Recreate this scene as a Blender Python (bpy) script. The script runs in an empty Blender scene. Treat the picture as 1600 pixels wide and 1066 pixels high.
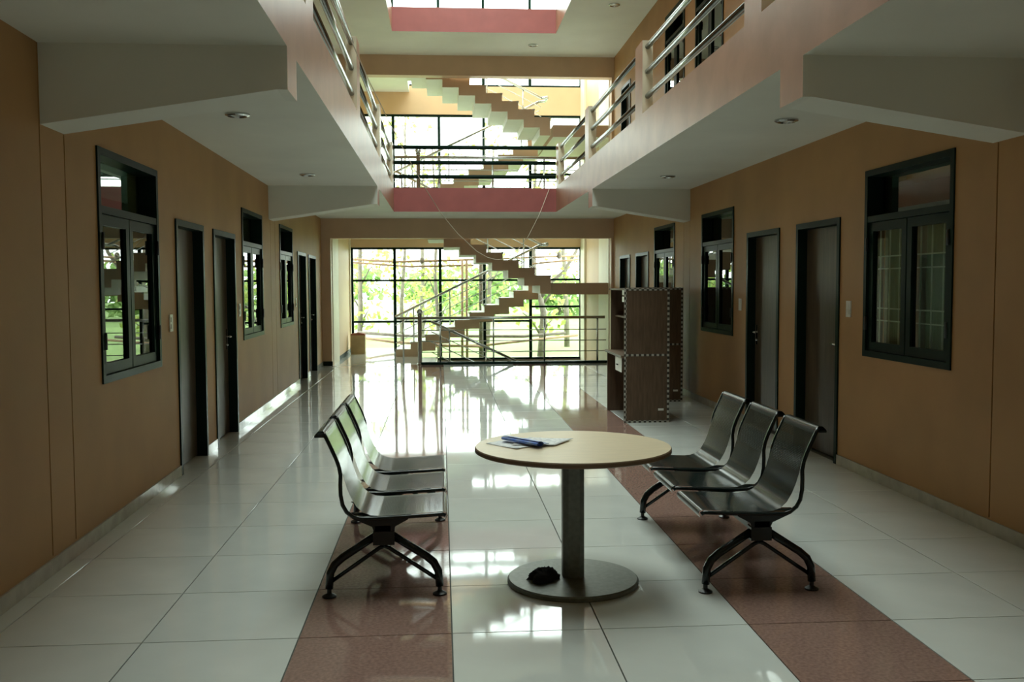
import bpy, math, random
from mathutils import Vector, Matrix

# ------------------------------------------------------------------ camera, sky, exposure
SC = bpy.context.scene
COL = SC.collection
EXPOSURE = 3.3
SKY = 1.0
_f, _yaw, _pit, _rol = 1501.26, .0732, .0586, -.0042
cam = bpy.data.cameras.new('camera')
cam.sensor_width = 36.0
cam.lens = 36.0 * _f / 1600.0
cam.clip_end = 400
cam_o = bpy.data.objects.new('camera', cam)
COL.objects.link(cam_o)
_fw = Vector((math.sin(_yaw) * math.cos(_pit), math.cos(_yaw) * math.cos(_pit), -math.sin(_pit)))
_r = Vector((math.cos(_yaw), -math.sin(_yaw), 0))
_u = _r.cross(_fw)
_r2 = _r * math.cos(_rol) + _u * math.sin(_rol)
_u2 = -_r * math.sin(_rol) + _u * math.cos(_rol)
cam_o.matrix_world = Matrix(((_r2.x, _u2.x, -_fw.x, -.0365), (_r2.y, _u2.y, -_fw.y, 0), (_r2.z, _u2.z, -_fw.z, 1.6095), (0, 0, 0, 1)))
SC.camera = cam_o

world = bpy.data.worlds.new('overcast_sky')
SC.world = world
world.use_nodes = True
wn = world.node_tree.nodes
bg = wn['Background']
bg.inputs['Color'].default_value = (.92, 1.0, .97, 1)
bg.inputs['Strength'].default_value = SKY
world.cycles.sampling_method = 'AUTOMATIC'

def portal(name, loc, rot, sx, sy):
    l = bpy.data.lights.new(name, 'AREA')
    l.shape = 'RECTANGLE'; l.size = sx; l.size_y = sy
    l.cycles.is_portal = True
    o = bpy.data.objects.new(name, l); COL.objects.link(o)
    o.location = loc; o.rotation_euler = rot
portal('daylight_portal', (.6, 23.7, 4.3), (math.radians(-90), 0, 0), 5.8, 9.6)
portal('daylight_portal', (.6, 11.12, 9.75), (0, 0, 0), 3.3, 13.0)
portal('daylight_portal', (.6, 21.6, 9.75), (0, 0, 0), 5.6, 3.8)

vs = SC.view_settings
vs.view_transform = 'Standard'; vs.look = 'None'; vs.gamma = 1.0; vs.use_curve_mapping = False
vs.exposure = EXPOSURE
cy = SC.cycles
cy.max_bounces = 10; cy.diffuse_bounces = 6; cy.glossy_bounces = 5; cy.transmission_bounces = 6
cy.transparent_max_bounces = 24
cy.caustics_reflective = False; cy.caustics_refractive = False
cy.sample_clamp_indirect = 6.0

R = random.Random(7)

# ------------------------------------------------------------------ helpers
class MB:
    """collects geometry for one mesh"""
    def __init__(s):
        s.v = []; s.f = []; s.m = []; s.smooth = []; s.uv = {}
    def face(s, idx, m=0, sm=False, uv=None):
        if uv: s.uv[len(s.f)] = uv
        s.f.append(idx); s.m.append(m); s.smooth.append(sm)
    def box(s, x0, x1, y0, y1, z0, z1, m=0):
        if x0 > x1: x0, x1 = x1, x0
        if y0 > y1: y0, y1 = y1, y0
        if z0 > z1: z0, z1 = z1, z0
        b = len(s.v)
        s.v += [(x0, y0, z0), (x1, y0, z0), (x1, y1, z0), (x0, y1, z0), (x0, y0, z1), (x1, y0, z1), (x1, y1, z1), (x0, y1, z1)]
        for q in ((0, 3, 2, 1), (4, 5, 6, 7), (0, 1, 5, 4), (1, 2, 6, 5), (2, 3, 7, 6), (3, 0, 4, 7)):
            s.face([b + i for i in q], m)
        return s
    def cbox(s, x0, x1, y0, y1, z0, z1, c, m=0):
        """box with chamfered vertical/horizontal front edges: an inset top cap"""
        b = len(s.v)
        s.v += [(x0, y0, z0), (x1, y0, z0), (x1, y1, z0), (x0, y1, z0), (x0, y0, z1 - c), (x1, y0, z1 - c), (x1, y1, z1 - c), (x0, y1, z1 - c),
                (x0 + c, y0 + c, z1), (x1 - c, y0 + c, z1), (x1 - c, y1 - c, z1), (x0 + c, y1 - c, z1)]
        for q in ((0, 3, 2, 1), (8, 9, 10, 11)): s.face([b + i for i in q], m)
        for o in (0, 4):
            for i in range(4):
                j = (i + 1) % 4
                s.face([b + o + i, b + o + j, b + o + 4 + j, b + o + 4 + i], m)
        return s
    def prism(s, poly, fn, a, b_, mcap=0, mside=0):
        """poly: 2D points; fn(p, t) -> 3D, extruded from a to b_"""
        n = len(poly); b = len(s.v)
        s.v += [fn(p, a) for p in poly] + [fn(p, b_) for p in poly]
        s.face(list(range(b, b + n)), mcap); s.face(list(range(b + 2 * n - 1, b + n - 1, -1)), mcap)
        for i in range(n):
            j = (i + 1) % n
            s.face([b + i, b + n + i, b + n + j, b + j], mside)
        return s
    def tube(s, pts, r, n=8, m=0, caps=True):
        pts = [Vector(p) for p in pts]
        rr = r if isinstance(r, (list, tuple)) else [r] * len(pts)
        b = len(s.v); up = None
        for i, p in enumerate(pts):
            t = (pts[min(i + 1, len(pts) - 1)] - pts[max(i - 1, 0)]).normalized()
            if up is None:
                up = Vector((0, 0, 1)) if abs(t.z) < .9 else Vector((1, 0, 0))
            a = t.cross(up).normalized(); up = a.cross(t).normalized()
            k = 1.0
            if 0 < i < len(pts) - 1:
                d = (pts[i] - pts[i - 1]).normalized().dot((pts[i + 1] - pts[i]).normalized())
                k = 1 / max(.6, math.sqrt((1 + d) / 2))
            for j in range(n):
                an = 2 * math.pi * (j + .5) / n
                q = p + (a * math.cos(an) + up * math.sin(an)) * rr[i] * (k if n > 4 else k * 1.0)
                s.v.append(tuple(q))
        for i in range(len(pts) - 1):
            for j in range(n):
                k2 = (j + 1) % n
                s.face([b + i * n + j, b + i * n + k2, b + (i + 1) * n + k2, b + (i + 1) * n + j], m, n > 5)
        if caps:
            s.face([b + j for j in range(n)][::-1], m); s.face([b + (len(pts) - 1) * n + j for j in range(n)], m)
        return s
    def lathe(s, prof, c=(0, 0, 0), n=32, m=0, ms=None):
        b = len(s.v)
        for (r, z) in prof:
            for j in range(n):
                a = 2 * math.pi * j / n
                s.v.append((c[0] + r * math.cos(a), c[1] + r * math.sin(a), c[2] + z))
        for i in range(len(prof) - 1):
            mm = ms[i] if ms else m
            for j in range(n):
                k = (j + 1) % n
                s.face([b + i * n + j, b + i * n + k, b + (i + 1) * n + k, b + (i + 1) * n + j], mm, False)
        s.face([b + j for j in range(n)][::-1], ms[0] if ms else m)
        s.face([b + (len(prof) - 1) * n + j for j in range(n)], ms[-1] if ms else m)
        return s
    def mesh(s, name, mats):
        me = bpy.data.meshes.new(name)
        me.from_pydata(s.v, [], s.f)
        for mt in (mats if isinstance(mats, (list, tuple)) else [mats]): me.materials.append(mt)
        me.polygons.foreach_set('material_index', s.m)
        me.polygons.foreach_set('use_smooth', s.smooth)
        if s.uv:
            ul = me.uv_layers.new(name='UVMap')
            for pi, uv in s.uv.items():
                p = me.polygons[pi]
                for k, li in enumerate(p.loop_indices): ul.data[li].uv = uv[k]
        me.update()
        return me
    def build(s, name, mats, parent=None, loc=None, rot=None):
        return link(name, s.mesh(name, mats), parent, loc, rot)

def link(name, data, parent=None, loc=None, rot=None):
    o = bpy.data.objects.new(name, data); COL.objects.link(o)
    if parent is not None: o.parent = parent
    if loc is not None: o.location = loc
    if rot is not None: o.rotation_euler = rot
    return o
def tag(o, label, cat, group=None, kind=None):
    o['label'] = label; o['category'] = cat
    if group: o['group'] = group
    if kind: o['kind'] = kind
    return o
def thing(name, label, cat, loc=(0, 0, 0), rz=0.0, group=None, kind=None):
    o = bpy.data.objects.new(name, None); COL.objects.link(o)
    o.location = loc; o.rotation_euler = (0, 0, rz); o.empty_display_size = .1
    return tag(o, label, cat, group, kind)
def struct(name, mb, mats, label, cat, loc=None, rot=None):
    return tag(mb.build(name, mats, None, loc, rot), label, cat, None, 'structure')
def copy_tree(o, parent=None):
    c = o.copy(); COL.objects.link(c)
    if parent is not None: c.parent = parent
    for ch in list(o.children): copy_tree(ch, c)
    return c

def mat(name, col, rough=.5, metal=0.0, var=0.0, vscale=6.0, bump=0.0, bscale=60.0, spec=.5, coat=0.0, col2=None, stretch=None):
    m = bpy.data.materials.new(name); m.use_nodes = True
    nt = m.node_tree; p = nt.nodes['Principled BSDF']
    p.inputs['Base Color'].default_value = (*col, 1)
    p.inputs['Roughness'].default_value = rough; p.inputs['Metallic'].default_value = metal
    p.inputs['Specular IOR Level'].default_value = spec
    if coat:
        p.inputs['Coat Weight'].default_value = coat; p.inputs['Coat Roughness'].default_value = .05
    tc = nt.nodes.new('ShaderNodeTexCoord')
    src = tc.outputs['Object']
    if stretch:
        mp = nt.nodes.new('ShaderNodeMapping'); mp.inputs['Scale'].default_value = stretch
        nt.links.new(src, mp.inputs['Vector']); src = mp.outputs['Vector']
    if var:
        n = nt.nodes.new('ShaderNodeTexNoise'); n.inputs['Scale'].default_value = vscale; n.inputs['Detail'].default_value = 4
        nt.links.new(src, n.inputs['Vector'])
        r = nt.nodes.new('ShaderNodeValToRGB')
        c2 = col2 or tuple(c * (1 - var) for c in col); c1 = tuple(min(1, c * (1 + var * .6)) for c in col)
        r.color_ramp.elements[0].color = (*c2, 1); r.color_ramp.elements[1].color = (*c1, 1)
        r.color_ramp.elements[0].position = .35; r.color_ramp.elements[1].position = .65
        nt.links.new(n.outputs['Fac'], r.inputs['Fac']); nt.links.new(r.outputs['Color'], p.inputs['Base Color'])
    if bump:
        n2 = nt.nodes.new('ShaderNodeTexNoise'); n2.inputs['Scale'].default_value = bscale; n2.inputs['Detail'].default_value = 3
        nt.links.new(tc.outputs['Object'], n2.inputs['Vector'])
        b = nt.nodes.new('ShaderNodeBump'); b.inputs['Strength'].default_value = bump; b.inputs['Distance'].default_value = .01
        nt.links.new(n2.outputs['Fac'], b.inputs['Height']); nt.links.new(b.outputs['Normal'], p.inputs['Normal'])
    return m

def glass(name, tint, ior=1.5, rough=0.0):
    m = bpy.data.materials.new(name); m.use_nodes = True
    nt = m.node_tree; nt.nodes.clear()
    out = nt.nodes.new('ShaderNodeOutputMaterial'); mx = nt.nodes.new('ShaderNodeMixShader')
    tr = nt.nodes.new('ShaderNodeBsdfTransparent'); tr.inputs['Color'].default_value = (*tint, 1)
    gl = nt.nodes.new('ShaderNodeBsdfGlossy'); gl.inputs['Roughness'].default_value = rough
    fr = nt.nodes.new('ShaderNodeFresnel'); ge = nt.nodes.new('ShaderNodeNewGeometry'); mr = nt.nodes.new('ShaderNodeMapRange')   # same reflectance on both faces of the pane
    mr.inputs['To Min'].default_value = ior; mr.inputs['To Max'].default_value = 1.0 / ior
    nt.links.new(ge.outputs['Backfacing'], mr.inputs['Value']); nt.links.new(mr.outputs['Result'], fr.inputs['IOR'])
    nt.links.new(fr.outputs[0], mx.inputs[0]); nt.links.new(tr.outputs[0], mx.inputs[1]); nt.links.new(gl.outputs[0], mx.inputs[2])
    nt.links.new(mx.outputs[0], out.inputs['Surface'])
    return m

def leaf_mat(name, a, b):
    m = bpy.data.materials.new(name); m.use_nodes = True
    nt = m.node_tree; nt.nodes.clear()
    out = nt.nodes.new('ShaderNodeOutputMaterial'); mx = nt.nodes.new('ShaderNodeMixShader'); mx.inputs[0].default_value = .45
    d = nt.nodes.new('ShaderNodeBsdfDiffuse'); t = nt.nodes.new('ShaderNodeBsdfTranslucent')
    tc = nt.nodes.new('ShaderNodeTexCoord'); n = nt.nodes.new('ShaderNodeTexNoise'); n.inputs['Scale'].default_value = 1.7
    r = nt.nodes.new('ShaderNodeValToRGB')
    r.color_ramp.elements[0].color = (*a, 1); r.color_ramp.elements[1].color = (*b, 1)
    r.color_ramp.elements[0].position = .4; r.color_ramp.elements[1].position = .6
    nt.links.new(tc.outputs['Object'], n.inputs['Vector']); nt.links.new(n.outputs['Fac'], r.inputs['Fac'])
    nt.links.new(r.outputs['Color'], d.inputs['Color']); nt.links.new(r.outputs['Color'], t.inputs['Color'])
    nt.links.new(d.outputs[0], mx.inputs[1]); nt.links.new(t.outputs[0], mx.inputs[2]); nt.links.new(mx.outputs[0], out.inputs['Surface'])
    return m

M = {}
M['wall'] = mat('peach_orange_wall_paint', (.44, .25, .10), .55, spec=.35, var=.10, vscale=1.3, bump=.06, bscale=90)
M['tan'] = mat('lit_wall_paint_far_end', (.60, .43, .29), .5, spec=.4, var=.06, vscale=2)  # lighter copy of the wall paint, far end's brightness put into the colour
M['peach'] = mat('lit_wall_paint_stairwell', (.64, .44, .26), .55, var=.05, vscale=1.5)  # hall wall paint again, its colour raised to stand in for stairwell daylight
M['cream'] = mat('cream_wall_paint', (.80, .72, .55), .5, var=.05, vscale=2)
M['soffit'] = mat('white_ceiling_paint', (.76, .78, .71), .6, spec=.3, var=.05, vscale=1.1, bump=.04, bscale=80)
M['fascia'] = mat('salmon_gloss_paint', (.37, .195, .125), .36, spec=.4, var=.12, vscale=3.0, bump=.12, bscale=7)
M['red'] = mat('brick_red_paint', (.33, .095, .088), .45, var=.10, vscale=3)
M['tile_w'] = mat('white_polished_tile', (.60, .62, .585), .045, var=.05, vscale=2.2, bump=.012, bscale=5, spec=.6)
M['tile_r'] = mat('reddish_brown_polished_tile', (.27, .165, .135), .06, var=.2, vscale=60, bump=.012, bscale=5, spec=.6)
M['grout'] = mat('dark_grout', (.07, .075, .065), .9, var=.1)
M['skirt'] = mat('grey_skirting_tile', (.46, .46, .41), .05, var=.12, vscale=8)
M['dgreen'] = mat('dark_green_metal_paint', (.009, .022, .016), .35, spec=.05, var=.1, vscale=9)
M['door'] = mat('brown_laminate_door', (.080, .060, .038), .38, spec=.2, var=.22, vscale=5, stretch=(6, 6, .5))
M['steel'] = mat('brushed_stainless_steel', (.55, .57, .56), .22, 1.0, var=.08, vscale=30)
M['railsteel'] = mat('dull_steel_tube', (.24, .26, .25), .24, 1.0, var=.1, vscale=20)
M['chrome'] = mat('chrome', (.7, .72, .7), .12, 1.0)
M['black'] = mat('black_paint', (.012, .014, .014), .35)
M['frameblk'] = mat('black_gloss_powdercoat', (.008, .014, .014), .15, spec=.4, var=.1)
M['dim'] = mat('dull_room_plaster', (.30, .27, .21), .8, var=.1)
M['switch'] = mat('white_plastic', (.72, .72, .66), .35, var=.03)
M['grille'] = mat('white_grille_paint', (.82, .84, .78), .4)
M['wood'] = mat('dark_brown_laminate', (.115, .074, .046), .5, spec=.3, var=.22, vscale=7, stretch=(5, 5, .6))
M['tabletop'] = mat('pale_beech_laminate', (.68, .56, .38), .30, var=.06, vscale=9, stretch=(1, 7, 1))
M['tabledge'] = mat('brown_table_edging', (.16, .10, .055), .4, var=.1)
M['tmetal'] = mat('grey_hammered_metal', (.16, .175, .15), .42, .25, var=.15, vscale=40)
M['paper'] = mat('newsprint', (.74, .74, .72), .7, var=.16, vscale=42, col2=(.52, .53, .55))
M['blue'] = mat('blue_printed_paper', (.07, .15, .50), .45, var=.35, vscale=22, col2=(.30, .38, .58))
M['cloth'] = mat('black_cloth', (.014, .016, .02), .9, var=.2, bump=.3, bscale=120)
M['glass_clear'] = glass('clear_window_glass', (.90, .94, .92))
M['glass_sky'] = glass('skylight_glass', (.92, .95, .93))
M['glass_tint'] = glass('green_tinted_window_glass', (.30, .42, .35), 1.95, .003)
M['glass_pale'] = glass('pale_green_window_glass', (.78, .86, .80), 1.45)
M['curtain'] = mat('pale_curtain_cloth', (.34, .40, .33), .85, var=.12, vscale=14, stretch=(1, 9, .3))
M['bamboo'] = mat('weathered_bamboo', (.36, .23, .14), .7, var=.2, vscale=5)
M['bark'] = mat('grey_bark', (.20, .17, .14), .9, var=.3, vscale=8, bump=.3, bscale=20)
M['concrete'] = mat('grey_concrete', (.42, .41, .38), .85, var=.15, vscale=3)
M['leaf'] = leaf_mat('bright_green_leaf', (.30, .40, .09), (.56, .60, .22))
M['leaf2'] = leaf_mat('deep_green_leaf', (.22, .34, .12), (.34, .46, .18))
M['grass'] = mat('lawn_grass', (.17, .25, .06), .9, var=.3, vscale=.5)
M['carton'] = mat('tan_carton', (.44, .33, .18), .8, var=.15, vscale=4)
M['cord'] = mat('dull_cord', (.50, .44, .34), .7)
M['lens'] = mat('frosted_lamp_glass', (.62, .64, .58), .3)
M['rust'] = mat('red_brown_cloth', (.30, .10, .06), .9, var=.2)

def perforated():
    m = mat('black_perforated_steel', (.008, .015, .015), .12, .0, spec=.28)
    nt = m.node_tree; p = nt.nodes['Principled BSDF']; out = nt.nodes['Material Output']
    uv = nt.nodes.new('ShaderNodeUVMap'); mp = nt.nodes.new('ShaderNodeMapping'); mp.inputs['Scale'].default_value = (85, 85, 85)
    mp.inputs['Rotation'].default_value = (0, 0, math.pi / 4)
    fr = nt.nodes.new('ShaderNodeVectorMath'); fr.operation = 'FRACTION'
    sb = nt.nodes.new('ShaderNodeVectorMath'); sb.operation = 'SUBTRACT'; sb.inputs[1].default_value = (.5, .5, 0)
    ln = nt.nodes.new('ShaderNodeVectorMath'); ln.operation = 'LENGTH'
    lt = nt.nodes.new('ShaderNodeMath'); lt.operation = 'LESS_THAN'; lt.inputs[1].default_value = .15
    nt.links.new(uv.outputs[0], mp.inputs[0]); nt.links.new(mp.outputs[0], fr.inputs[0]); nt.links.new(fr.outputs[0], sb.inputs[0])
    nt.links.new(sb.outputs[0], ln.inputs[0]); nt.links.new(ln.outputs['Value'], lt.inputs[0])
    tr = nt.nodes.new('ShaderNodeBsdfTransparent'); mx = nt.nodes.new('ShaderNodeMixShader')
    nt.links.new(lt.outputs[0], mx.inputs[0]); nt.links.new(p.outputs[0], mx.inputs[1]); nt.links.new(tr.outputs[0], mx.inputs[2])
    nt.links.new(mx.outputs[0], out.inputs['Surface'])
    return m
M['perf'] = perforated()

def dashed():
    m = mat('dashed_edge_tape', (.5, .5, .45), .5)
    nt = m.node_tree; p = nt.nodes['Principled BSDF']
    tc = nt.nodes.new('ShaderNodeTexCoord'); ck = nt.nodes.new('ShaderNodeTexChecker')
    ck.inputs['Scale'].default_value = 1 / .030
    ck.inputs['Color1'].default_value = (.40, .39, .34, 1); ck.inputs['Color2'].default_value = (.035, .03, .022, 1)
    ad = nt.nodes.new('ShaderNodeVectorMath'); ad.inputs[1].default_value = (.011, .013, .009)
    nt.links.new(tc.outputs['Object'], ad.inputs[0]); nt.links.new(ad.outputs[0], ck.inputs['Vector'])
    nt.links.new(ck.outputs['Color'], p.inputs['Base Color'])
    return m
M['dash'] = dashed()

# ------------------------------------------------------------------ main dimensions (metres)
W = .7                      # floor tile
Y0T = 4.3658                # a cross joint of the floor
YN, YF, YG = -3.0, 19.41, 23.5   # near end, stairwell beam, window wall
YV = 17.636                 # far edge of the atrium void
XVL, XVR = -.88, 2.08       # balcony edges
ZC, ST = 2.94, 3.22         # soffit height, storey height
XSL, XSR = -2.23, 3.42      # stairwell sides
ZTOP = 9.5
YSK = 4.6                   # near end of the skylight
WL = dict(loc=(-2.26, 8.3, 0), rot=(0, 0, .0137), sg=1)
WR = dict(loc=(3.47, 8.3, 0), rot=(0, 0, 0), sg=-1)

# ------------------------------------------------------------------ floor
fl = MB(); fl.box(-2.55, 3.7, YN, YF + .02, -.30, -.006)
floor = struct('floor', fl, M['grout'], 'polished floor of large white tiles with two reddish brown tile strips', 'floor')
tile_mesh = {}
def tile(x0, x1, y0, y1, mt):
    key = (round(x1 - x0, 3), round(y1 - y0, 3), mt)
    if key not in tile_mesh:
        b = MB(); g = .003
        b.cbox(g, x1 - x0 - g, g, y1 - y0 - g, -.012, 0, .001)
        tile_mesh[key] = b.mesh('floor_tile', M[mt])
    link('floor_tile', tile_mesh[key], floor, (x0, y0, 0))
j0 = -4
while Y0T + j0 * W < YF - .01:
    y0 = Y0T + j0 * W; y1 = min(y0 + W, YF + .02)
    xs = [-2.5] + [k * W for k in range(-3, 5)] + [3.5]
    for i in range(len(xs) - 1):
        red = i in (3, 6)
        tile(xs[i], xs[i + 1], y0, y1, 'tile_r' if red else 'tile_w')
    j0 += 1
# unseen strip behind the camera
tile(-2.5, 3.5, YN, Y0T - 4 * W, 'tile_w')

lf = MB(); lf.box(-2.6, -.50, YF + .02, YG + .02, -.3, .0)
struct('stair_lobby_floor', lf, M['tile_w'], 'white tiled landing between the hall floor and the glazed stair wall', 'floor')

# ------------------------------------------------------------------ long walls with openings
def long_wall(name, P, holes, grooves, label):
    sg = P['sg']; T = .22
    y0, y1, z0, z1 = YN - 8.3, YF + .26 - 8.3, -.3, ZTOP
    b = MB()
    def layer(n0, n1, hs):
        ys = sorted({y0, y1} | {v for h in hs for v in h[:2]})
        for a, c in zip(ys, ys[1:]):
            mid = (a + c) / 2
            cut = sorted([h[2:] for h in hs if h[0] <= mid <= h[1]])
            z = z0
            for (h0, h1) in cut:
                if h0 > z: b.box(sg * n0, sg * n1, a, c, z, h0)
                z = h1
            if z < z1: b.box(sg * n0, sg * n1, a, c, z, z1)
    hs = [(h[0] - 8.3, h[1] - 8.3, h[2], h[3]) for h in holes]
    gs = [(g - .007 - 8.3, g + .007 - 8.3, .10, ZC) for g in grooves]
    layer(-.018, 0, hs + gs)
    layer(-T, -.018, hs)
    return struct(name, b, M['wall'], label, 'wall', P['loc'], P['rot'])

LWIN = [(6.38, 7.757, .975, 2.51), (11.18, 12.53, .985, 2.50), (13.98, 15.29, 1.0, 2.49)]
LDOOR = [(8.275, 9.28, 0, 2.175), (9.69, 10.765, 0, 2.172), (15.85, 16.92, 0, 2.165), (17.27, 18.38, 0, 2.157)]
RWIN = [(6.37, 7.756, 1.005, 2.53), (11.345, 12.765, .98, 2.535), (14.27, 15.65, 1.0, 2.53)]
RDOOR = [(8.25, 9.29, 0, 2.19), (9.77, 10.83, 0, 2.188), (16.09, 17.15, 0, 2.16), (17.69, 18.7, 0, 2.16)]
RUW = [(11.85, 13.16, 4.2, 5.73), (13.75, 14.95, 4.2, 5.73)]
RUD = [(17.69, 18.6, ST, ST + 2.16)]
def hole(d): return (d[0], d[1], -.31 if d[2] == 0 else d[2], d[3])
long_wall('wall_left', WL, [hole(d) for d in LWIN + LDOOR], [5.488, 5.845, 13.21, 13.61], 'long peach wall with windows and doors opposite the wooden workstations')
long_wall('wall_right', WR, [hole(d) for d in RWIN + RDOOR + RUW + RUD], [5.87, 13.4, 13.75], 'long peach wall behind the wooden workstations')
# rooms behind the walls
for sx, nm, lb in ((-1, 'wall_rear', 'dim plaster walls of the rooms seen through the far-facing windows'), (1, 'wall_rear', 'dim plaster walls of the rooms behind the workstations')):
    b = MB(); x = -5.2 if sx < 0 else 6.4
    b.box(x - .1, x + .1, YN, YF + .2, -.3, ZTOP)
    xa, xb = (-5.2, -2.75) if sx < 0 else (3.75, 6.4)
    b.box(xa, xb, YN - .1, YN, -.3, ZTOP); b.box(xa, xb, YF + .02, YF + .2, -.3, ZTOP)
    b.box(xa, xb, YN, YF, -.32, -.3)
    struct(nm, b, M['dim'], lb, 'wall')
b = MB(); b.box(-2.6, 3.8, YN - .2, YN, -.3, ZTOP)
struct('wall_near', b, M['wall'], 'plain peach end wall of the hall facing the stair', 'wall')

# skirting
def baseboard(name, P, doors, label):
    root = thing(name, label, 'baseboard', P['loc'], P['rot'][2], kind='structure')
    ys = [YN] + [v for d in sorted(doors) for v in d[:2]] + [YF]
    sg = P['sg']
    for a, c in zip(ys[0::2], ys[1::2]):
        n = max(1, round((c - a) / .7)); st = (c - a) / n
        for i in range(n):
            b = MB(); b.box(0, sg * .012, a + i * st + .0015 - 8.3, a + (i + 1) * st - .0015 - 8.3, 0, .088)
            b.build('skirting_tile', M['skirt'], root)
baseboard('baseboard_left', WL, LDOOR, 'grey tile skirting along the wall opposite the workstations')
baseboard('baseboard_right', WR, RDOOR, 'grey tile skirting along the wall behind the workstations')

# ------------------------------------------------------------------ windows and doors in the long walls
WN = [0]; DN = [0]
def window(P, d, label, grille=False, blind=False):
    gm = M['glass_pale'] if blind else M['glass_tint']
    WN[0] += 1; sg = P['sg']; y0, y1, z0, z1 = d; w = y1 - y0; cyy = (y0 + y1) / 2
    m = Matrix.Translation(P['loc']) @ Matrix.Rotation(P['rot'][2], 4, 'Z')
    root = thing('window_%d' % WN[0], label, 'window', m @ Vector((0, cyy - 8.3, z0)), P['rot'][2], kind='structure')
    h = z1 - z0; hw = w / 2; zt = h - .40
    def bx(n0, n1, a, c, e, f, b=None):
        b = b or MB(); b.box(sg * n0, sg * n1, a, c, e, f); return b
    fw = .05
    b = MB()
    for a, c, e, f in ((-hw, -hw + fw, 0, h), (hw - fw, hw, 0, h), (-hw + fw, hw - fw, 0, fw), (-hw + fw, hw - fw, h - fw, h)):
        bx(-.14, .012, a, c, e, f, b)
    b.build('window_frame', M['dgreen'], root)
    bx(-.13, .008, -hw + fw, hw - fw, zt - .025, zt + .025).build('transom_bar', M['dgreen'], root)
    bx(-.125, -.120, -hw + fw, hw - fw, zt + .025, h - fw).build('transom_pane', M['glass_tint'], root)
    for s in (-1, 1):
        a, c = sorted((s * .008, s * (hw - fw - .004)))
        sw = .07
        b = MB()
        for q in ((a, a + sw, fw + .004, zt - .029), (c - sw, c, fw + .004, zt - .029), (a + sw, c - sw, fw + .004, fw + .004 + sw), (a + sw, c - sw, zt - .029 - sw, zt - .029)):
            bx(-.055, -.008, *q, b)
        sash = b.build('sash', M['dgreen'], root)
        bx(-.034, -.029, a + sw, c - sw, fw + .004 + sw, zt - .029 - sw).build('pane', gm, sash)
        e = s * (hw - fw - .004)
        for zz in (.22, zt - .26):
            b = MB(); b.tube([(sg * .012, e, zz), (sg * .012, e, zz + .11)], .012, 8)
            b.build('hinge', M['black'], sash)
    if grille:
        for i in range(8):
            y = -hw + fw + .06 + i * (w - 2 * fw - .12) / 7
            bx(-.085, -.077, y - .006, y + .006, fw, zt - .03).build('grille_bar', M['grille'], root)
        for zz in (.30, .40, .72, .82, 1.08):
            bx(-.077, -.070, -hw + fw, hw - fw, zz - .005, zz + .005).build('grille_bar', M['grille'], root)
    if blind:
        for s in (-1, 1):
            b = MB(); n = 26; a, c = (-hw + .05, -.10) if s < 0 else (.10, hw - .12)
            pts = []
            for i in range(n + 1):
                y = a + (c - a) * i / n; pts.append((-.115 + .012 * math.sin(i * 1.35), y))
            k0 = len(b.v)
            for (n_, y) in pts: b.v += [(sg * n_, y, .06), (sg * n_, y, zt)]
            for i in range(n): b.face([k0 + 2 * i, k0 + 2 * i + 2, k0 + 2 * i + 3, k0 + 2 * i + 1], 0, True)
            b.build('curtain', M['curtain'], root)
    return root

def door(P, d, label, handle_far=True, knob=True):
    DN[0] += 1; sg = P['sg']; y0, y1, z0, z1 = d; w = y1 - y0; cyy = (y0 + y1) / 2
    m = Matrix.Translation(P['loc']) @ Matrix.Rotation(P['rot'][2], 4, 'Z')
    root = thing('door_%d' % DN[0], label, 'door', m @ Vector((0, cyy - 8.3, z0)), P['rot'][2], kind='structure')
    h = z1 - z0; hw = w / 2; fw = .055
    b = MB()
    for a, c, e, f in ((-hw, -hw + fw, 0, h), (hw - fw, hw, 0, h), (-hw + fw, hw - fw, h - fw, h)):
        b.box(sg * -.17, sg * .014, a, c, e, f)
        # rebate stop
    for a, c, e, f in ((-hw + fw, -hw + fw + .015, 0, h - fw), (hw - fw - .015, hw - fw, 0, h - fw)):
        b.box(sg * -.17, sg * -.122, a, c, e, f)
    b.build('door_frame', M['dgreen'], root)
    b = MB(); b.box(sg * -.118, sg * -.08, -hw + fw + .004, hw - fw - .004, .012, h - fw - .004)
    leaf = b.build('door_leaf', M['door'], root)
    if knob:
        s = 1 if handle_far else -1
        e = s * (hw - fw - .075); zz = 1.03
        b = MB(); b.box(sg * -.08, sg * -.074, e - .022, e + .022, zz - .11, zz + .11)
        b.build('lock_plate', M['steel'], leaf)
        b = MB(); b.tube([(sg * -.076, e, zz + .03), (sg * -.03, e, zz + .03), (sg * -.022, e - s * .02, zz + .03), (sg * -.022, e - s * .12, zz + .03)], .009, 8)
        b.build('lever_handle', M['chrome'], leaf)
        b = MB(); b.lathe([(.012, 0), (.014, .012), (.006, .018)], (0, 0, 0), 12)
        c = b.build('keyhole', M['chrome'], leaf, (sg * -.076, e, zz - .06), (0, sg * math.pi / 2, 0))
    b = MB(); b.box(sg * -.08, sg * -.04, -hw + fw + .06, -hw + fw + .10, .13, .17)
    b.build('door_stop', M['black'], leaf)
    return root

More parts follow.
